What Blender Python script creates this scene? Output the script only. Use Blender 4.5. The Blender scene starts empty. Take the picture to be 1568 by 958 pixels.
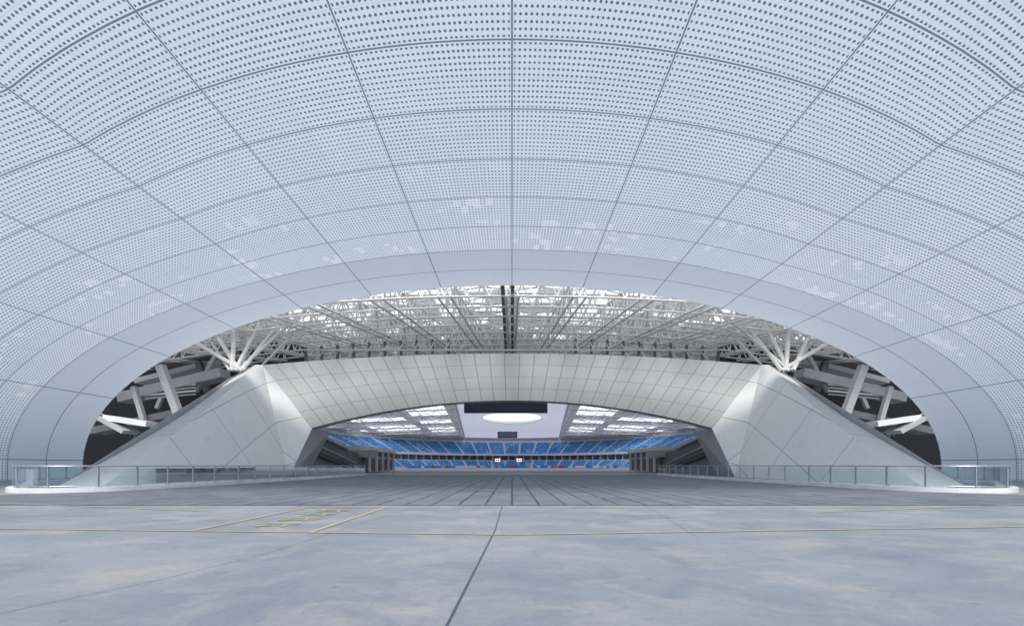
import bpy, math, random
from mathutils import Vector
random.seed(4)
S=bpy.context.scene
S.view_settings.view_transform='Standard'; S.view_settings.look='None'; S.view_settings.exposure=0
H=1.4; F=700.0
def W(px,py,Y): return Vector(((px-784)*Y/F, Y, H+(712-py)*Y/F))

# ---------- node helper ----------
class NT:
    def __init__(s,name):
        s.m=bpy.data.materials.new(name); s.m.use_nodes=True; s.t=s.m.node_tree; s.t.nodes.clear()
        s.out=s.t.nodes.new('ShaderNodeOutputMaterial')
    def n(s,typ,ins=None,**kw):
        nd=s.t.nodes.new(typ)
        for k,v in kw.items(): setattr(nd,k,v)
        if ins:
            for k,v in ins.items(): s.set(nd.inputs[k],v)
        return nd
    def set(s,sock,v):
        if hasattr(v,'is_output'): s.t.links.new(v,sock)
        else: sock.default_value=v
    def math(s,op,a,b=0.0,c=0.0):
        nd=s.n('ShaderNodeMath',operation=op); s.set(nd.inputs[0],a); s.set(nd.inputs[1],b); s.set(nd.inputs[2],c); return nd.outputs[0]
    def mix(s,f,a,b):
        nd=s.n('ShaderNodeMix',data_type='RGBA'); s.set(nd.inputs[0],f); s.set(nd.inputs[6],a); s.set(nd.inputs[7],b); return nd.outputs[2]
    def noise(s,vec,scale,detail=4,rough=0.55):
        nd=s.n('ShaderNodeTexNoise',{'Scale':scale,'Detail':detail,'Roughness':rough}); s.set(nd.inputs['Vector'],vec); return nd.outputs['Fac']
    def ramp(s,f,a,b):
        nd=s.n('ShaderNodeMapRange'); s.set(nd.inputs[0],f); nd.inputs[1].default_value=a; nd.inputs[2].default_value=b; nd.clamp=True; return nd.outputs[0]
    def line(s,co,w):
        f=s.math('FRACT',s.math('ADD',co,0.5)); d=s.math('ABSOLUTE',s.math('SUBTRACT',f,0.5)); return s.math('LESS_THAN',d,w)
    def uv(s):
        u=s.n('ShaderNodeUVMap').outputs[0]; sp=s.n('ShaderNodeSeparateXYZ'); s.set(sp.inputs[0],u); return u,sp.outputs[0],sp.outputs[1]
    def obj(s):
        o=s.n('ShaderNodeTexCoord').outputs['Object']; sp=s.n('ShaderNodeSeparateXYZ'); s.set(sp.inputs[0],o); return o,sp.outputs[0],sp.outputs[1],sp.outputs[2]
    def rnd(s,a,b):
        cell=s.n('ShaderNodeTexWhiteNoise',noise_dimensions='2D'); cv=s.n('ShaderNodeCombineXYZ')
        s.set(cv.inputs[0],s.math('FLOOR',a)); s.set(cv.inputs[1],s.math('FLOOR',b)); s.set(cell.inputs['Vector'],cv.outputs[0]); return cell.outputs['Value']
    def bsdf(s,col,rough=0.6,metal=0.0,spec=0.5,normal=None):
        b=s.n('ShaderNodeBsdfPrincipled'); s.set(b.inputs['Base Color'],col); s.set(b.inputs['Roughness'],rough); s.set(b.inputs['Metallic'],metal); s.set(b.inputs['Specular IOR Level'],spec)
        if normal is not None: s.set(b.inputs['Normal'],normal)
        return b.outputs[0]
    def bump(s,h,st,dist=0.02):
        b=s.n('ShaderNodeBump',{'Strength':st,'Distance':dist}); s.set(b.inputs['Height'],h); return b.outputs[0]
    def fin(s,sh): s.t.links.new(sh,s.out.inputs[0]); return s.m
def C(r,g,b): return (r,g,b,1.0)

def simple(name,col,rough=0.6,metal=0,var=0.12,scale=0.6):
    t=NT(name); o,_,_,_=t.obj()
    nf=t.noise(o,scale,5)
    c=t.mix(t.ramp(nf,0.3,0.7),C(*[x*(1-var) for x in col]),C(*[min(1,x*(1+var)) for x in col]))
    return t.fin(t.bsdf(c,rough,metal))

def m_canopy():
    t=NT('perforated_metal'); uv,u,v=t.uv()
    perf=t.math('GREATER_THAN',v,2.0)
    hu=t.math('MULTIPLY',u,32.0); hv=t.math('MULTIPLY',v,12.0)
    du=t.math('SUBTRACT',t.math('FRACT',hu),0.5); dv=t.math('SUBTRACT',t.math('FRACT',hv),0.5)
    du=t.math('MULTIPLY',du,0.245); dv=t.math('MULTIPLY',dv,0.30)
    d=t.math('SQRT',t.math('ADD',t.math('MULTIPLY',du,du),t.math('MULTIPLY',dv,dv)))
    rnd=t.rnd(t.math('MULTIPLY',u,16.0),t.math('MULTIPLY',v,4.0))
    rndp=t.rnd(t.math('MULTIPLY',u,2.0),v)
    rnds=t.rnd(t.math('MULTIPLY',u,4.0),t.math('MULTIPLY',v,2.0))
    clus=t.ramp(t.noise(uv,1.5,1),0.55,0.72)
    zone=t.math('MULTIPLY',t.ramp(v,5.2,4.2),perf)
    refl_patch=t.math('MULTIPLY',t.math('LESS_THAN',rnd,t.math('MULTIPLY',clus,0.6)),zone)  # clustered cells painted paler to stand in for light reflections
    rad=t.math('ADD',0.0615,t.math('MULTIPLY',rnds,0.006))
    rad=t.math('SUBTRACT',rad,t.math('MULTIPLY',refl_patch,0.022))
    hole=t.math('LESS_THAN',d,rad)
    seam_v=t.line(v,0.0115); seam_u=t.line(u,0.0055)
    marg_v=t.line(v,0.03); marg_u=t.line(u,0.012)
    keep=t.math('SUBTRACT',1.0,t.math('MAXIMUM',marg_u,marg_v))
    hole=t.math('MULTIPLY',t.math('MULTIPLY',hole,keep),perf)
    minor=t.line(t.math('MULTIPLY',u,4.0),0.008)
    minv=t.math('MULTIPLY',t.line(t.math('MULTIPLY',v,2.0),0.012),perf)
    seam=t.math('MAXIMUM',seam_u,seam_v)
    big=t.noise(uv,0.6,3)
    tint=t.math('ADD',t.math('MULTIPLY',rndp,0.35),t.math('MULTIPLY',big,0.65))
    tint=t.math('ADD',t.math('MULTIPLY',tint,0.8),t.math('MULTIPLY',rnds,0.2))
    base=t.mix(tint,C(0.70,0.785,0.86),C(0.80,0.865,0.915))
    base=t.mix(t.math('MULTIPLY',t.math('SUBTRACT',1.0,perf),0.4),base,C(0.68,0.77,0.87))
    base=t.mix(t.math('MULTIPLY',refl_patch,0.35),base,C(0.95,0.96,0.97))
    base=t.mix(t.math('MULTIPLY',t.math('MAXIMUM',minor,minv),0.2),base,C(0.3,0.33,0.36))
    base=t.mix(t.math('MULTIPLY',seam,0.8),base,C(0.08,0.11,0.15))
    base=t.mix(t.math('MULTIPLY',hole,0.88),base,C(0.06,0.11,0.17))
    b=t.bsdf(base,0.42,0.0,0.4)
    tr=t.n('ShaderNodeBsdfTranslucent'); t.set(tr.inputs[0],base)
    mx=t.n('ShaderNodeMixShader'); t.set(mx.inputs[0],t.math('ADD',0.34,t.math('MULTIPLY',perf,0.17)))  # translucency added so daylight from above brightens the ceiling
    t.t.links.new(b,mx.inputs[1]); t.t.links.new(tr.outputs[0],mx.inputs[2])
    return t.fin(mx.outputs[0])

def m_panel(name,ca,cb,nu,nv,wu,wv,seamc=(0.2,0.21,0.22),rough=0.55,k=0.8,diag=False):
    t=NT(name); uv,u,v=t.uv(); o,x,y,z=t.obj()
    if diag:
        U=t.math('MULTIPLY',t.math('ADD',y,t.math('MULTIPLY',z,0.45)),1/9.5)
        V=t.math('MULTIPLY',t.math('SUBTRACT',z,t.math('MULTIPLY',y,0.36)),1/4.6)
    else:
        U=t.math('MULTIPLY',u,nu); V=t.math('MULTIPLY',v,nv)
    seam=t.math('MAXIMUM',t.line(U,wu),t.line(V,wv))
    mp=t.n('ShaderNodeMapping'); t.set(mp.inputs[0],o); mp.inputs['Scale'].default_value=(1.6,1.6,0.25)
    streak=t.ramp(t.noise(mp.outputs[0],0.9,6,0.65),0.5,0.75)
    f=t.math('ADD',t.math('MULTIPLY',t.rnd(U,V),0.45),t.math('MULTIPLY',t.ramp(t.noise(o,0.35,6,0.65),0.3,0.7),0.55))
    c=t.mix(f,C(*ca),C(*cb)); c=t.mix(t.math('MULTIPLY',streak,0.12),c,C(0.3,0.31,0.31)); c=t.mix(t.math('MULTIPLY',seam,k),c,C(*seamc))
    return t.fin(t.bsdf(c,rough,0,0.3))

def m_concrete():
    t=NT('worn_concrete'); o,x,y,z=t.obj()
    mp=t.n('ShaderNodeMapping'); t.set(mp.inputs[0],o); mp.inputs['Scale'].default_value=(0.8,1.0,1.0); mp.inputs['Rotation'].default_value=(0,0,0.5)
    wn=t.n('ShaderNodeTexNoise',{'Scale':0.8,'Detail':6}); t.set(wn.inputs['Vector'],o)
    wv=t.n('ShaderNodeVectorMath',operation='MULTIPLY_ADD'); t.set(wv.inputs[0],wn.outputs['Color']); wv.inputs[1].default_value=(1.8,1.8,0); t.set(wv.inputs[2],mp.outputs[0])
    p=wv.outputs[0]
    big=t.ramp(t.noise(p,0.35,8,0.62),0.38,0.62); mid=t.ramp(t.noise(p,0.8,10,0.66),0.47,0.66); fine=t.noise(o,9.0,8,0.75)
    drk=t.ramp(t.noise(p,0.6,10,0.68),0.53,0.70)
    gr=t.noise(o,90.0,4,0.7); sc=t.noise(o,22.0,6,0.75)
    c=t.mix(big,C(0.205,0.238,0.285),C(0.30,0.328,0.358))
    c=t.mix(t.math('MULTIPLY',mid,0.7),c,C(0.415,0.405,0.38))
    c=t.mix(t.math('MULTIPLY',drk,0.5),c,C(0.15,0.18,0.225))
    c=t.mix(t.math('MULTIPLY',t.ramp(fine,0.45,0.72),0.42),c,C(0.17,0.19,0.22))
    c=t.mix(t.math('MULTIPLY',t.ramp(sc,0.52,0.72),0.3),c,C(0.43,0.425,0.415))
    c=t.mix(t.math('MULTIPLY',t.ramp(gr,0.5,0.75),0.4),c,C(0.14,0.15,0.17))
    spots=t.math('GREATER_THAN',t.noise(o,3.3,2,0.4),0.735)
    c=t.mix(t.math('MULTIPLY',spots,0.4),c,C(0.12,0.13,0.14))
    r=t.math('ADD',0.5,t.math('MULTIPLY',mid,0.3))
    return t.fin(t.bsdf(c,r,0,0.3,t.bump(fine,0.2,0.012)))
def m_paving():
    t=NT('stone_paving'); o,x,y,z=t.obj()
    U=t.math('MULTIPLY',x,1/0.95); V=t.math('MULTIPLY',y,1/1.25)
    n=t.noise(o,2.5,4)
    jw=t.math('ADD',0.018,t.math('MULTIPLY',t.ramp(n,0.3,0.7),0.06))
    fu=t.math('ABSOLUTE',t.math('SUBTRACT',t.math('FRACT',U),0.5)); fv=t.math('ABSOLUTE',t.math('SUBTRACT',t.math('FRACT',V),0.5))
    ju=t.math('GREATER_THAN',fu,t.math('SUBTRACT',0.5,jw)); jv=t.math('GREATER_THAN',fv,t.math('SUBTRACT',0.5,t.math('MULTIPLY',jw,0.9)))
    gap=t.ramp(t.noise(o,0.9,4,0.7),0.35,0.6)
    f=t.math('ADD',t.math('MULTIPLY',t.rnd(U,V),0.55),t.math('MULTIPLY',t.ramp(t.noise(o,0.4,5),0.3,0.7),0.45))
    c=t.mix(f,C(0.13,0.15,0.18),C(0.225,0.245,0.275))
    c=t.mix(t.math('MULTIPLY',jv,t.math('MULTIPLY',gap,0.7)),c,C(0.05,0.06,0.075))
    c=t.mix(t.math('MULTIPLY',ju,t.math('ADD',0.5,t.math('MULTIPLY',gap,0.45))),c,C(0.03,0.038,0.05))
    return t.fin(t.bsdf(c,0.75,0,0.2))
def m_paint():
    t=NT('worn_yellow_paint'); o,_,_,_=t.obj()
    a=t.ramp(t.noise(o,5.0,6,0.75),0.36,0.62)
    c=t.mix(a,C(0.56,0.45,0.20),C(0.36,0.355,0.32))
    return t.fin(t.bsdf(c,0.6))
def m_seats():
    t=NT('stadium_seats'); uv,u,v=t.uv()
    row=t.math('FRACT',v)
    r=t.math('ADD',t.rnd(u,v),t.math('MULTIPLY',t.math('SUBTRACT',t.noise(uv,0.06,3),0.5),1.8))
    c=t.mix(t.math('GREATER_THAN',r,0.35),C(0.08,0.25,0.56),C(0.13,0.42,0.82))
    c=t.mix(t.math('GREATER_THAN',r,0.95),c,C(0.5,0.7,0.9))
    c=t.mix(t.math('LESS_THAN',row,0.2),c,C(0.35,0.42,0.52))
    aisle=t.line(t.math('MULTIPLY',u,1/12.0),0.06)
    c=t.mix(aisle,c,C(0.7,0.74,0.8))
    return t.fin(t.bsdf(c,0.5))
def m_deck():
    t=NT('roof_deck_with_skylights'); o,x,y,z=t.obj()
    U=t.math('MULTIPLY',x,1/3.9); V=t.math('MULTIPLY',y,1/3.2)
    near=t.ramp(y,90.0,60.0)
    mid=t.ramp(t.math('ABSOLUTE',x),50.0,8.0)
    th=t.math('ADD',0.04,t.math('MULTIPLY',t.math('MULTIPLY',near,t.math('ADD',0.2,mid)),0.85))
    sk=t.math('LESS_THAN',t.rnd(U,V),th)
    edge=t.math('MAXIMUM',t.line(U,0.05),t.line(V,0.06))
    sk=t.math('MULTIPLY',sk,t.math('SUBTRACT',1.0,edge))
    base=t.math('ADD',0.05,t.math('MULTIPLY',near,0.3))
    sk=t.math('MAXIMUM',base,t.math('MULTIPLY',sk,0.95))
    n=t.noise(o,0.5,3)
    col=t.mix(n,C(0.55,0.54,0.52),C(0.7,0.69,0.68))
    b=t.bsdf(col,0.7)
    tr=t.n('ShaderNodeBsdfTranslucent'); tr.inputs[0].default_value=C(0.93,0.95,0.97)
    mx=t.n('ShaderNodeMixShader'); t.set(mx.inputs[0],sk); t.t.links.new(b,mx.inputs[1]); t.t.links.new(tr.outputs[0],mx.inputs[2])
    return t.fin(mx.outputs[0])
def m_trans(name,col,f=0.8):
    t=NT(name); b=t.bsdf(C(*col),0.5)
    tr=t.n('ShaderNodeBsdfTranslucent'); tr.inputs[0].default_value=C(*col)
    mx=t.n('ShaderNodeMixShader'); mx.inputs[0].default_value=f; t.t.links.new(b,mx.inputs[1]); t.t.links.new(tr.outputs[0],mx.inputs[2])
    return t.fin(mx.outputs[0])
def m_glass():
    t=NT('railing_glass'); tr=t.n('ShaderNodeBsdfTransparent'); tr.inputs[0].default_value=C(0.82,0.91,0.92)
    g=t.n('ShaderNodeBsdfGlossy'); g.inputs['Roughness'].default_value=0.03; g.inputs[0].default_value=C(0.9,0.95,0.97)
    fr=t.n('ShaderNodeFresnel'); fr.inputs[0].default_value=1.5
    f=t.math('ADD',t.math('MULTIPLY',fr.outputs[0],0.8),0.06)
    mx=t.n('ShaderNodeMixShader'); t.set(mx.inputs[0],f); t.t.links.new(tr.outputs[0],mx.inputs[1]); t.t.links.new(g.outputs[0],mx.inputs[2])
    return t.fin(mx.outputs[0])
def m_emit(name,col,st):
    t=NT(name); e=t.n('ShaderNodeEmission'); e.inputs[0].default_value=C(*col); e.inputs[1].default_value=st; return t.fin(e.outputs[0])

M=dict(canopy=m_canopy(), conc=m_concrete(), pave=m_paving(), paint=m_paint(), seats=m_seats(), deck=m_deck(),
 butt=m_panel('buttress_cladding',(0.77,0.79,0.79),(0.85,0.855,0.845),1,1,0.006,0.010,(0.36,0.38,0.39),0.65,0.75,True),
 bside_shade=m_panel('buttress_side_shaded',(0.55,0.555,0.545),(0.63,0.63,0.615),1,1,0.006,0.006,(0.25,0.27,0.28),0.6,0.6),  # darker copy of the cladding: side-face shade put into the colour
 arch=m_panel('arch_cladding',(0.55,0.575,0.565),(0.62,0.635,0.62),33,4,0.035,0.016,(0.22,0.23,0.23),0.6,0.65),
 steel=simple('white_painted_steel',(0.76,0.75,0.72),0.5), dark=simple('dark_backdrop',(0.035,0.04,0.045),0.8),
 brown=simple('brown_steel',(0.17,0.15,0.125),0.6), grey=simple('grey_painted_concrete',(0.42,0.44,0.46),0.7), 
 dgrey=simple('dark_grey_concrete',(0.17,0.185,0.20),0.7), white=simple('white_paint',(0.78,0.79,0.80),0.5,0,0.04), 
 kerb=simple('white_stone_kerb',(0.74,0.76,0.77),0.5), rail=simple('brushed_steel',(0.42,0.46,0.50),0.35,0.6), glass=m_glass(),
 black=simple('black_housing',(0.02,0.022,0.025),0.5), sboard=simple('scoreboard_panel',(0.10,0.12,0.15),0.4), screen=simple('screen_face',(0.12,0.19,0.28),0.3),
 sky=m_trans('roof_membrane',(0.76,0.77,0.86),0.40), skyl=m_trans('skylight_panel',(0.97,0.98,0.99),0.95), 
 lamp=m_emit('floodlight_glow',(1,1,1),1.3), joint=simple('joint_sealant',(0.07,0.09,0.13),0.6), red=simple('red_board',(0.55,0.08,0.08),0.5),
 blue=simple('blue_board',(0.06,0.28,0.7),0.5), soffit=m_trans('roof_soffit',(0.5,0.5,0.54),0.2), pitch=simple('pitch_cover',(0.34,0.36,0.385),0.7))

# ---------- mesh builder ----------
class MB:
    def __init__(s): s.v=[]; s.f=[]; s.uv=[]; s.mi=[]; s.mats=[]
    def mat(s,k):
        if k not in s.mats: s.mats.append(k)
        return s.mats.index(k)
    def face(s,pts,k,uvs=None):
        b=len(s.v); s.v+= [tuple(p) for p in pts]; s.f.append(tuple(range(b,b+len(pts)))); s.mi.append(s.mat(k)); s.uv.append(uvs or [(0.5,0.5)]*len(pts))
    def patch(s,fn,nu,nv,k,ufn=None):
        b=len(s.v); mi=s.mat(k)
        for j in range(nv+1):
            for i in range(nu+1): s.v.append(tuple(fn(i/nu,j/nv)))
        for j in range(nv):
            for i in range(nu):
                a=b+j*(nu+1)+i; s.f.append((a,a+1,a+nu+2,a+nu+1)); s.mi.append(mi)
                q=[(i/nu,j/nv),((i+1)/nu,j/nv),((i+1)/nu,(j+1)/nv),(i/nu,(j+1)/nv)]
                s.uv.append([ufn(*w) if ufn else w for w in q])
    def box(s,c,d,k,rz=0):
        x,y,z=[a/2 for a in d]; cs,sn=math.cos(rz),math.sin(rz)
        P=[Vector((c[0]+a*x*cs-b_*y*sn, c[1]+a*x*sn+b_*y*cs, c[2]+e*z)) for a in(-1,1) for b_ in(-1,1) for e in(-1,1)]
        for f in((0,1,3,2),(4,6,7,5),(0,4,5,1),(2,3,7,6),(0,2,6,4),(1,5,7,3)): s.face([P[i] for i in f],k)
    def bar(s,a,b_,w,h,k):
        a=Vector(a); b_=Vector(b_); d=(b_-a).normalized(); up=Vector((0,0,1)) if abs(d.z)<0.95 else Vector((0,1,0))
        r=d.cross(up).normalized(); u=r.cross(d)
        P=[p+r*(i*w/2)+u*(j*h/2) for p in(a,b_) for (i,j) in((-1,-1),(1,-1),(1,1),(-1,1))]
        for f in((0,1,5,4),(1,2,6,5),(2,3,7,6),(3,0,4,7),(0,3,2,1),(4,5,6,7)): s.face([P[i] for i in f],k)
    def tube(s,a,b_,r,k,n=6):
        a=Vector(a); b_=Vector(b_); d=(b_-a)
        if d.length<1e-4: return
        d.normalize(); up=Vector((0,0,1)) if abs(d.z)<0.95 else Vector((0,1,0))
        x=d.cross(up).normalized(); y=x.cross(d); bi=len(s.v); mi=s.mat(k)
        for p in(a,b_):
            for i in range(n):
                t=2*math.pi*i/n; s.v.append(tuple(p+x*r*math.cos(t)+y*r*math.sin(t)))
        for i in range(n):
            j=(i+1)%n; s.f.append((bi+i,bi+j,bi+n+j,bi+n+i)); s.mi.append(mi); s.uv.append([(0.5,0.5)]*4)
    def obj(s,name,parent=None,smooth=False):
        me=bpy.data.meshes.new(name); me.from_pydata(s.v,[],s.f)
        for k in s.mats: me.materials.append(M[k])
        me.polygons.foreach_set('material_index',s.mi)
        l=me.uv_layers.new(name='UVMap'); flat=[c for f in s.uv for p in f for c in p]; l.data.foreach_set('uv',flat)
        if smooth: me.polygons.foreach_set('use_smooth',[True]*len(s.f))
        me.update(); o=bpy.data.objects.new(name,me); S.collection.objects.link(o)
        if parent: o.parent=parent
        return o

# ---------- canopy (barrel vault) ----------
A=47.8; B=20.0; YE=50.9; DY=4.2
tt=[i/2000*math.pi/2 for i in range(2001)]; cum=[0]
for i in range(2000):
    dx=A*(math.sin(tt[i+1])-math.sin(tt[i])); dz=B*(math.cos(tt[i+1])-math.cos(tt[i])); cum.append(cum[-1]+math.hypot(dx,dz))
L=cum[-1]; 
import bisect
def sec(s):
    a=abs(s); sg=1 if s>=0 else -1
    if a>L: return (sg*A, H-(a-L))
    i=min(bisect.bisect_left(cum,a),2000); t=tt[i]; return (sg*A*math.sin(t), H+B*math.cos(t))
COL=7.85
ST=L+H+0.0
NV=10.0
def vault(u,v):
    s=(u*2-1)*ST; x,z=sec(s); c=abs(s)/COL
    w=0.13*c*c if c<3 else 1.17+0.25*(c-3)
    w=min(w,1.6)
    y=YE-v*NV*DY*(1-0.1*w*min(1,v*3))
    return (x,y,z)
m=MB(); m.patch(vault,240,40,'canopy',lambda u,v:((u*2-1)*ST/COL+20,v*NV))
m.patch(lambda u,v:(lambda p:(p[0]*(1+0.012*v),YE+0.01+0.6*v,p[2]+0.25*v))(vault(u,0)),120,1,'white')
can=m.obj('perforated_canopy',smooth=True)

# ---------- buttresses ----------
def lerp(a,b,t): return Vector(a)*(1-t)+Vector(b)*t
for sg in(-1,1):
    T=W(392,558,59.2); Ts=W(372,566,62); As=W(88,743,31); As.z=-0.02; Ar=Vector(W(150,748,27.5)); Ar.z=-0.02
    def mm(p): return Vector((-p[0],p[1],p[2])) if sg==1 else Vector(p)
    Fi=Vector((-26.6,54.5,-0.02)); Cn=W(478,655,60)
    T2=W(402,558.5,59.8)
    m=MB()
    def curve(a,b,sag):
        return lambda t: mm(lerp(a,b,t)+Vector((0,0,-sag*math.sin(math.pi*t))))
    sil=curve(As,Ts,0.7); rid=curve(Ar,T,0.55)
    m.patch(lambda u,v: sil(v)*(1-u)+rid(v)*u, 6,16,'bside_shade',lambda u,v:(0.3+u*0.2,0.2+v*2.6))
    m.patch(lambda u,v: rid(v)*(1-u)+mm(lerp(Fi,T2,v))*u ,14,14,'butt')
    m.face([mm(Fi),mm(Cn),mm(T2)],'butt')
    Fb=Vector((-29.5,66,-0.02)); Cb=Vector((Cn.x-0.2,66.5,Cn.z)); Tb=Vector((T.x,67,T.z)); Tsb=Vector((Ts.x-1,67,Ts.z)); Ab=Vector((-44,58,-0.02))
    for q in((Fi,Fb,Cb,Cn),(Cn,Cb,Tb,T2),(Fb,Ab,Tsb,Tb),(As,Ts,Tsb,Ab)): m.face([mm(p) for p in q],'grey')
    m.face([mm(p) for p in(T2,T,Tb)],'grey'); m.face([mm(p) for p in(T,Ts,Tsb,Tb)],'grey')
    m.obj('concrete_buttress')

# ---------- arch beam ----------
def top(t,Y=60): return Vector((33.0*t*Y/60,Y,H+(153+18*(1-t*t))*60/F))
def bot(t,Y=60): return Vector((26.2*t,Y,H+(57+42*(1-t*t))*60/F))
m=MB()
BK=61.6
m.patch(lambda u,v: lerp(bot(u*2-1,59.9),top(u*2-1,59.9),v),66,4,'arch')
m.patch(lambda u,v: lerp(bot(u*2-1,59.9),bot(u*2-1,BK),v),40,1,'grey')
m.patch(lambda u,v: lerp(top(u*2-1,59.9),top(u*2-1,BK),v),40,1,'grey')
m.patch(lambda u,v: lerp(bot(u*2-1,BK),top(u*2-1,BK),v),40,1,'grey')
m.obj('arch_beam')

# ---------- roof space truss ----------
m=MB()
def fx(x0,y): return x0*(1-0.0135*(y-53))
ys=[53+3.6*i for i in range(12)]
def P(x0,y,z):
    x=fx(x0,y); return Vector((x,y,z-0.0016*x*x))
xs=[7.87*i for i in range(-9,10)]
for x0 in xs:
    for off in(-0.75,0.75):
        for j in range(len(ys)-1):
            m.tube(P(x0+off,ys[j],21.0),P(x0+off,ys[j+1],21.0),0.15,'steel')
    for j in range(len(ys)-1):
        ym=(ys[j]+ys[j+1])/2
        m.tube(P(x0,ys[j],24.2),P(x0,ys[j+1],24.2),0.17,'steel')
        for off in(-0.75,0.75):
            m.tube(P(x0+off,ys[j],21.0),P(x0,ym,24.2),0.10,'steel'); m.tube(P(x0,ym,24.2),P(x0+off,ys[j+1],21.0),0.10,'steel')
        m.tube(P(x0-0.75,ys[j],21.0),P(x0+0.75,ys[j],21.0),0.09,'steel')
for y in ys:
    for i in range(len(xs)-1):
        a,b=xs[i],xs[i+1]; n=3
        for k in range(n):
            p,q=a+(b-a)*k/n,a+(b-a)*(k+1)/n
            m.tube(P(p,y,21.0),P(q,y,21.0),0.13,'steel'); m.tube(P(p,y,24.0),P(q,y,24.0),0.12,'steel')
            c=(p+q)/2
            m.tube(P(p,y,21.0),P(c,y+0.3,24.0),0.085,'steel'); m.tube(P(c,y+0.3,24.0),P(q,y,21.0),0.085,'steel')
        if y<ys[-1] and random.random()<0.8:
            m.tube(P(a,y,24.3),P(b,y+3.6,24.3),0.08,'steel'); m.tube(P(b,y,24.3),P(a,y+3.6,24.3),0.08,'steel')
for dx in(-0.55,0.55):
    m.bar((dx-0.5,51.5,21.6),(dx-0.5,95,21.0),0.42,0.5,'brown')
m.obj('roof_truss')
m=MB()
for i in range(-13,14):
    x=i*2.35; 
    if abs(x)<9: continue
    zb=15.2; 
    m.bar((x,68,zb-1),(x*1.02,69,20.6-0.0016*x*x),0.35,0.35,'brown'); 
    m.bar((x,68,zb+0.3),(x+2.35*(1 if x<0 else -1),68.8,20.2-0.0016*x*x),0.2,0.2,'steel')
for z in(16.6,18.6): m.bar((-31,68.3,z),(31,68.3,z),0.22,0.25,'steel')
m.patch(lambda u,v: Vector(((u*2-1)*46,88,14.5+v*4.7)),8,1,'brown')
m.obj('arch_post_row')
for sg in(-1,1):
    m=MB()
    b=W(360,566,58)
    for (px,py,Y,r) in((292,528,60,.26),(326,512,61,.28),(360,505,60,.28),(400,498,62,.26),(440,488,63,.24),(470,480,63,.2),(318,522,64,.18),(385,500,66,.18)):
        e=W(px,py-8,Y); q=b+Vector((random.uniform(-1,1),0.5,0))
        m.tube((q.x*-sg,q.y,q.z),(e.x*-sg,e.y,e.z),r,'steel',10)
    for (a,c) in(((292,520),(400,490)),((326,504),(440,480)),((300,535),(360,497)),((345,530),(410,520)),((410,520),(470,500)),((400,560),(450,510)),((450,510),(520,500))):
        p=W(a[0],a[1],61); q=W(c[0],c[1],62); m.tube((p.x*-sg,p.y,p.z),(q.x*-sg,q.y,q.z),0.14,'steel',8)
    m.obj('branching_column')
m=MB(); 
m.patch(lambda u,v:(lambda x,y:(x,y,26.2-0.0016*x*x))((u*2-1)*78,52+v*50),40,10,'deck')
m.obj('roof_deck')

# ---------- side interior structures ----------
for sg in(-1,1):
    m=MB()
    def q(px,py,Y): p=W(px,py,Y); return Vector((p.x*-sg,p.y,p.z))
    m.patch(lambda u,v: Vector((sg*(34+u*40)*1.0,76,-0.2+v*22)),2,2,'dark')  # dark backdrop added so no sky shows through the gaps
    for (x1,y1,x2,y2,th_,Y,k) in((190,610,345,572,1.3,66,'grey'),(150,660,300,628,0.9,64,'dgrey'),(215,585,330,556,0.7,72,'white'),(235,560,360,535,1.2,70,'dgrey'),(170,640,235,650,0.7,60,'white'),(160,640,200,662,0.5,59.5,'grey')):
        m.bar(q(x1,y1,Y),q(x2,y2,Y),2.5,th_,k)
    for (x1,y1,x2,y2,w,Y,k) in((246,560,276,640,0.9,60,'grey'),(205,592,222,650,0.6,62,'grey'),(300,540,318,600,0.8,70,'dgrey'),(268,560,240,625,0.5,72,'white'),(330,545,300,600,0.5,66,'grey')):
        m.bar(q(x1,y1,Y),q(x2,y2,Y),w,w,k)
    for k in range(5): m.bar(q(222,590+k*5,65),q(300,583+k*5,65),0.12,0.2,'white' if k%2 else 'grey')
    for k in range(9): m.bar(q(150+k*7,632+k*3.4,61),q(150+k*7,642+k*3.4,61),0.08,0.08,'rail')
    m.bar(q(148,630,61),q(215,662,61),0.15,0.2,'grey')
    m.obj('concourse_structure')
    m=MB(); s=1 if sg==1 else -1
    m.face([(s*29,61,-0.01),(s*29,92,-0.01),(s*29,92,3.2),(s*29,80,4.2),(s*29,66,6.6),(s*29,61,6.9)],'dgrey')
    m.bar((s*28.7,66,3.4),(s*28.7,84,0.6),0.3,0.7,'black'); m.bar((s*28.6,66,4.6),(s*28.6,84,1.8),0.15,0.15,'rail')
    m.bar((s*28.7,61,6.8),(s*28.7,80,4.3),0.5,0.35,'grey')
    m.obj('stair_wall')
    m=MB()
    m.box((s*31,98,4.6),(7,22,0.8),'white'); m.box((s*31,98,3.0),(6,20,0.5),'grey'); m.box((s*31.5,98,2.2),(6.5,20,3.9),'dgrey'); m.box((s*30,86.8,3.6),(8,0.5,1.3),'grey')
    for k in range(5): m.box((s*27.7,89+k*4.5,2.3),(0.4,0.4,4.4),'white')
    m.obj('concourse_platform')

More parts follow.
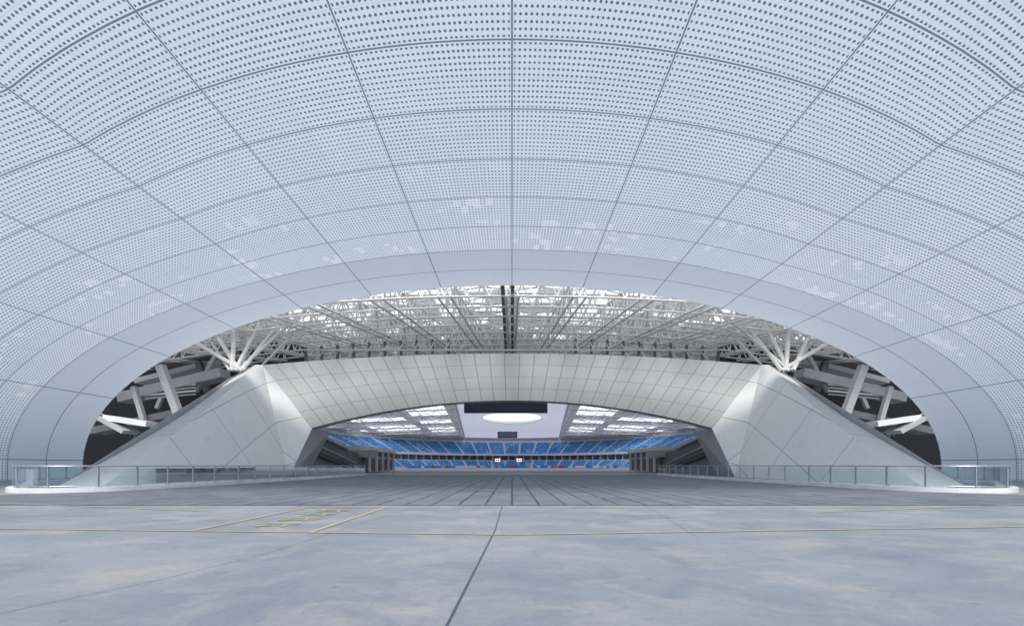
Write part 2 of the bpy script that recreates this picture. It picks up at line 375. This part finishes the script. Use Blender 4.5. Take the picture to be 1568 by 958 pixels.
# ---------- stadium bowl ----------
CY=172
def ring(rx,ry,a,z): return Vector((rx*math.sin(a),CY+ry*math.cos(a),z))
A0=-2.15; A1=2.15
def tier(mb,r0,z0,r1,z1,rows,k='seats'):
    rx0,ry0=r0; rx1,ry1=r1; n=120; per=420
    for j in range(rows):
        t0=j/rows; t1=(j+1)/rows
        za=z0+(z1-z0)*t0; zb=z0+(z1-z0)*t1
        def ra(t): return (rx0+(rx1-rx0)*t, ry0+(ry1-ry0)*t)
        mb.patch(lambda u,v: ring(*ra(t0),A0+(A1-A0)*u,za+(zb-za)*v),n,1,k,lambda u,v:(u*per,j+0.3+v*0.69))
        mb.patch(lambda u,v: ring(*ra(t0+(t1-t0)*v),A0+(A1-A0)*u,zb),n,1,k,lambda u,v:(u*per,j+0.02+v*0.2))
def band(mb,r,z0,z1,k,n=120): mb.patch(lambda u,v: ring(r[0],r[1],A0+(A1-A0)*u,z0+(z1-z0)*v),n,1,k)
def shelf(mb,r0,r1,z,k,n=120): mb.patch(lambda u,v: ring(r0[0]+(r1[0]-r0[0])*v,r0[1]+(r1[1]-r0[1])*v,A0+(A1-A0)*u,z),n,1,k)
m=MB()
band(m,(58,78),0.0,1.1,'white'); tier(m,(58,78),0.6,(64,85),4.0,8)
band(m,(64,85),4.0,4.3,'white')
shelf(m,(64,85),(68,90),4.3,'grey')
band(m,(67,89),4.3,6.9,'dgrey')
shelf(m,(63.5,84.5),(68,90),7.0,'white'); band(m,(63.5,84.5),6.9,7.9,'white')
tier(m,(63.6,84.6),7.9,(80,104),15.0,18)
band(m,(80,104),15.0,16.0,'white'); band(m,(84,108),16,21,'grey')
seat=m.obj('stadium_seating')
m=MB()
for i in range(64):
    a=A0+(A1-A0)*(i+.5)/64
    p=ring(66.8,88.8,a,5.5); m.box(p,(1.6,0.3,2.0),'skyl' if i%3 else 'blue',-a)
    p=ring(64.6,85.8,a,5.6); m.tube(p-Vector((0,0,1.3)),p+Vector((0,0,1.4)),0.22,'white')
m.obj('concourse_windows_and_posts')
m=MB()
for i in range(60):
    a=-1.0+2.0*i/59; p=ring(57,77,a,0.7); m.box(p,(1.9,0.25,1.1),random.choice(['blue','blue','white','blue','grey','white','blue','red']),-a)
m.obj('advertising_boards')
for (px,py,sz) in((762,704,1.0),(795,704,1.0)):
    m=MB()
    p=W(px,py,248); m.box(p+Vector((0,0.4,0)),(3.2*sz,0.6,2.2*sz),'grey')
    for i in range(3):
        for j in range(2):
            c=p+Vector(((i-1)*1.0,0.08,(j-0.5)*1.0)); m.face([c+Vector((.4*math.cos(k*math.pi/6),0,.4*math.sin(k*math.pi/6))) for k in range(12)],'lamp')
    m.tube(p+Vector((0,0.6,0)),Vector((p.x,248.6,0)),0.15,'grey')
    m.obj('floodlight')

# ---------- stadium roof ----------
m=MB()
def rz(y): return 20.6-(y-95)*0.0135
def cx(y): return 14.5+(y-110)*0.083
oa,ob=11.5,19.0; OY=178
def cen(u,v):
    a=2*math.pi*u
    inn=(oa*math.sin(a),OY+ob*math.cos(a))
    dx,dy=math.sin(a),math.cos(a)
    y0,y1=100,285
    t=1e9
    if dy>1e-6: t=min(t,(y1-OY)/dy)
    if dy<-1e-6: t=min(t,(y0-OY)/dy)
    if abs(dx)>1e-6:
        den=abs(dx)-0.083*dy
        if den>1e-6: t=min(t,(14.5+(OY-110)*0.083)/den)
    out=(t*dx,OY+t*dy)
    x=inn[0]*(1-v)+out[0]*v; y=inn[1]*(1-v)+out[1]*v
    return (x,y,rz(y)-0.0)
m.patch(cen,96,4,'sky')
m.patch(lambda u,v:(lambda p:(p[0],p[1],p[2]+0.5*v))(cen(u,0)),96,1,'white')
m.face([(oa*1.05*math.sin(2*math.pi*i/48),OY+ob*1.05*math.cos(2*math.pi*i/48),rz(OY)+0.9) for i in range(48)],'skyl')
for s in(-1,1):
    nb=14
    for i in range(nb):
        y0=100+i*(185/nb); y1=100+(i+1)*(185/nb)
        for (a0,a1) in((0,.05),(.05,.24),(.24,.3),(.3,.62),(.62,.7),(.7,1.0)):
            def pt(a,y): 
                xo=cx(y)+0.6+(90-cx(y))*a; return Vector((s*xo,y+a*10,rz(y)+0.3-a*1.5))
            br=(a0==.05 and i in(2,3,4,6,8,9)) or (a0==.3 and i in(1,3,5,7,8)) or (a0==.7 and i in(2,5,8))
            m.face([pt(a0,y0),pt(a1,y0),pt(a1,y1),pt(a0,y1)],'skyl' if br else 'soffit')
        for z in(-1.8,):
            p0,p1=pt(0,y0),pt(1,y0); m.tube(p0+Vector((0,0,z)),p1+Vector((0,0,z)),0.18,'steel'); m.tube(p0+Vector((0,0,-0.2)),p1+Vector((0,0,-0.2)),0.16,'steel')
            for k in range(16):
                c0=p0.lerp(p1,k/16); c1=p0.lerp(p1,(k+.5)/16); c2=p0.lerp(p1,(k+1)/16)
                m.tube(c0+Vector((0,0,z)),c1+Vector((0,0,-0.2)),0.1,'steel',4); m.tube(c1+Vector((0,0,-0.2)),c2+Vector((0,0,z)),0.1,'steel',4)
                if k%2: 
                    d1=pt((k+2)/16 if k<14 else 1,y1); m.tube(c0+Vector((0,0,z)),d1+Vector((0,0,z)),0.1,'steel',4)
    for k in range(1,6):
        for i in range(nb):
            a=k/6; y0=100+i*(185/nb); y1=100+(i+1)*(185/nb); m.tube(pt(a,y0)+Vector((0,0,-1.8)),pt(a,y1)+Vector((0,0,-1.8)),0.14,'steel',4)
    m.bar((s*cx(100),100,rz(100)-0.6),(s*cx(285),285,rz(285)-0.6),0.5,1.3,'white')
m.obj('stadium_roof')
# scoreboard hangs below the roof behind the arch
m=MB(); a=W(711,612,112); b=W(838,632,112); c=(a+b)/2
m.box(c,(b.x-a.x,1.2,a.z-b.z),'sboard')
for k in range(8): m.box((a.x+(k+0.5)*(b.x-a.x)/8,111.34,c.z),((b.x-a.x)/8-0.15,0.08,a.z-b.z-0.3),'sboard')
for x in(-8,0,8): m.tube((c.x+x,112,c.z+1),(c.x+x,112,20.3),0.12,'steel')
m.obj('scoreboard')
m=MB(); a=W(762,653,235); b=W(792,670,235); c=(a+b)/2
m.box(c,(b.x-a.x,1.0,a.z-b.z),'black'); m.box(c+Vector((0,-0.53,0)),(b.x-a.x-0.8,0.06,a.z-b.z-0.8),'screen')
for x in(-3.5,3.5): m.tube((c.x+x,235.3,c.z),(c.x+x,235.3,rz(235)-0.1),0.15,'steel')
m.obj('video_screen')

# ---------- ground ----------
m=MB(); m.face([(-900,-600,0),(900,-600,0),(900,1200,0),(-900,1200,0)],'conc'); m.obj('ground')
m=MB(); 
pts=[(-26,16.1),(26,16.1),(24.5,21),(21.5,24),(20.2,40),(21.5,67),(-21.5,67),(-20.2,40),(-21.5,24),(-24.5,21)]
m.face([(x,y,0.004) for x,y in pts],'pave'); m.obj('plaza_paving')
m=MB(); m.face([(-70,67.5,0.004),(70,67.5,0.004),(70,262,0.004),(-70,262,0.004)],'pitch'); m.obj('pitch_cover')
def gline(m,pts,w,k,z):
    for a,b in zip(pts,pts[1:]):
        a=Vector((a[0],a[1],z)); b=Vector((b[0],b[1],z)); d=(b-a).normalized(); n=Vector((-d.y,d.x,0))*w/2
        m.face([a-n,b-n,b+n,a+n],k)
m=MB(); gline(m,[(-0.34,16.0),(-0.36,10),(-0.62,2.5)],0.026,'joint',0.008)
gline(m,[(-60,16.05),(60,16.05)],0.12,'joint',0.0085)
gline(m,[(-5.6,2.5),(-4.3,5.6),(-3.9,7.2),(-3.2,16)],0.008,'joint',0.0082)
gline(m,[(3.6,9.0),(4.4,14),(4.6,16)],0.008,'joint',0.0083)
m.obj('paving_joints')
m=MB()
gline(m,[(-24,11.6),(-11.2,10.05),(0,9.2),(11.7,10.4),(24,11.5)],0.10,'paint',0.012)
gline(m,[(-6.8,9.8),(-6.8,15.2)],0.13,'paint',0.0125); gline(m,[(-4.2,9.5),(-4.2,15.4)],0.13,'paint',0.0125); gline(m,[(-6.75,15.2),(-4.25,15.2)],0.16,'paint',0.013)
for i in range(4):
    y=10.6+i*1.1
    gline(m,[(-6.1+0.1*i,y),(-5.0,y+0.05)],0.12,'paint',0.0135); gline(m,[(-5.8,y-0.3),(-5.8,y+0.45)],0.07,'paint',0.014); gline(m,[(-5.2,y-0.3),(-5.4,y+0.45)],0.07,'paint',0.014); gline(m,[(-6.1,y+0.35),(-5.0,y+0.33)],0.10,'paint',0.0145)
gline(m,[(9,13.5),(24,18.0)],0.10,'paint',0.0115)
gline(m,[(-9,13.8),(-24,18.5)],0.10,'paint',0.0115)
m.obj('yellow_road_marking')

# ---------- glass railings ----------
def catmull(P,n=10):
    out=[]
    for i in range(len(P)-1):
        p0=P[max(i-1,0)];p1=P[i];p2=P[i+1];p3=P[min(i+2,len(P)-1)]
        for k in range(n):
            t=k/n; out.append(tuple(0.5*((2*p1[j])+(-p0[j]+p2[j])*t+(2*p0[j]-5*p1[j]+4*p2[j]-p3[j])*t*t+(-p0[j]+3*p1[j]-3*p2[j]+p3[j])*t**3) for j in range(2)))
    out.append(P[-1]); return out
path=catmull([(21.2,66),(20.6,54),(20.4,42),(20.8,32),(21.4,27),(22.3,24.3),(24.3,23.2),(26.4,24.2),(29.4,27.4),(34,31.8),(37.2,36),(37.0,40)])
for s in(1,-1):
    P_=[Vector((x*s,y,0)) for x,y in path]
    m=MB()
    n=len(P_)
    nor=[]
    for i in range(n):
        d=(P_[min(i+1,n-1)]-P_[max(i-1,0)]).normalized(); nor.append(Vector((-d.y,d.x,0)))
    def strip(o0,z0,o1,z1,k):
        for i in range(n-1):
            m.face([P_[i]+nor[i]*o0+Vector((0,0,z0)),P_[i+1]+nor[i+1]*o0+Vector((0,0,z0)),P_[i+1]+nor[i+1]*o1+Vector((0,0,z1)),P_[i]+nor[i]*o1+Vector((0,0,z1))],k)
    strip(-.28,-.01,-.28,.24,'kerb'); strip(-.28,.24,.28,.24,'kerb'); strip(.28,.24,.28,-.01,'kerb')
    strip(0,.34,0,1.22,'glass')
    for i in range(n-1):
        m.tube(P_[i]+Vector((0,0,1.36)),P_[i+1]+Vector((0,0,1.36)),0.04,'rail',8)
        m.tube(P_[i]+Vector((0,0,0.32)),P_[i+1]+Vector((0,0,0.32)),0.02,'rail',6)
    acc=1e9; 
    for i in range(n):
        if i: acc+=(P_[i]-P_[i-1]).length
        if acc>1.9:
            acc=0; p=P_[i]
            m.bar(p+Vector((0,0,.23)),p+Vector((0,0,1.34)),0.06,0.10,'rail'); m.box(p+Vector((0,0,.256)),(0.2,0.2,0.03),'rail')
    m.obj('glass_railing')

# ---------- light & camera ----------
w=bpy.data.worlds.new('World'); S.world=w; w.use_nodes=True; nt=w.node_tree
bg=nt.nodes['Background']; sk=nt.nodes.new('ShaderNodeTexSky'); sk.sky_type='NISHITA'; sk.sun_disc=False
sk.sun_elevation=math.radians(52); sk.sun_rotation=math.radians(180); sk.air_density=1.25; sk.dust_density=2.4
nt.links.new(sk.outputs[0],bg.inputs[0]); bg.inputs[1].default_value=0.15
l=bpy.data.lights.new('sun','SUN'); l.energy=2.8; l.angle=math.radians(20); l.color=(1,0.965,0.92)
lo=bpy.data.objects.new('sun',l); S.collection.objects.link(lo); lo.rotation_euler=(math.radians(38),0,0)
cam=bpy.data.cameras.new('camera'); co=bpy.data.objects.new('camera',cam); S.collection.objects.link(co)
co.location=(0,0,H); co.rotation_euler=(math.radians(90),0,0)
cam.sensor_width=36; cam.lens=36*F/1568; cam.shift_y=(712-479)/1568; cam.clip_end=3000; cam.clip_start=0.1
S.camera=co
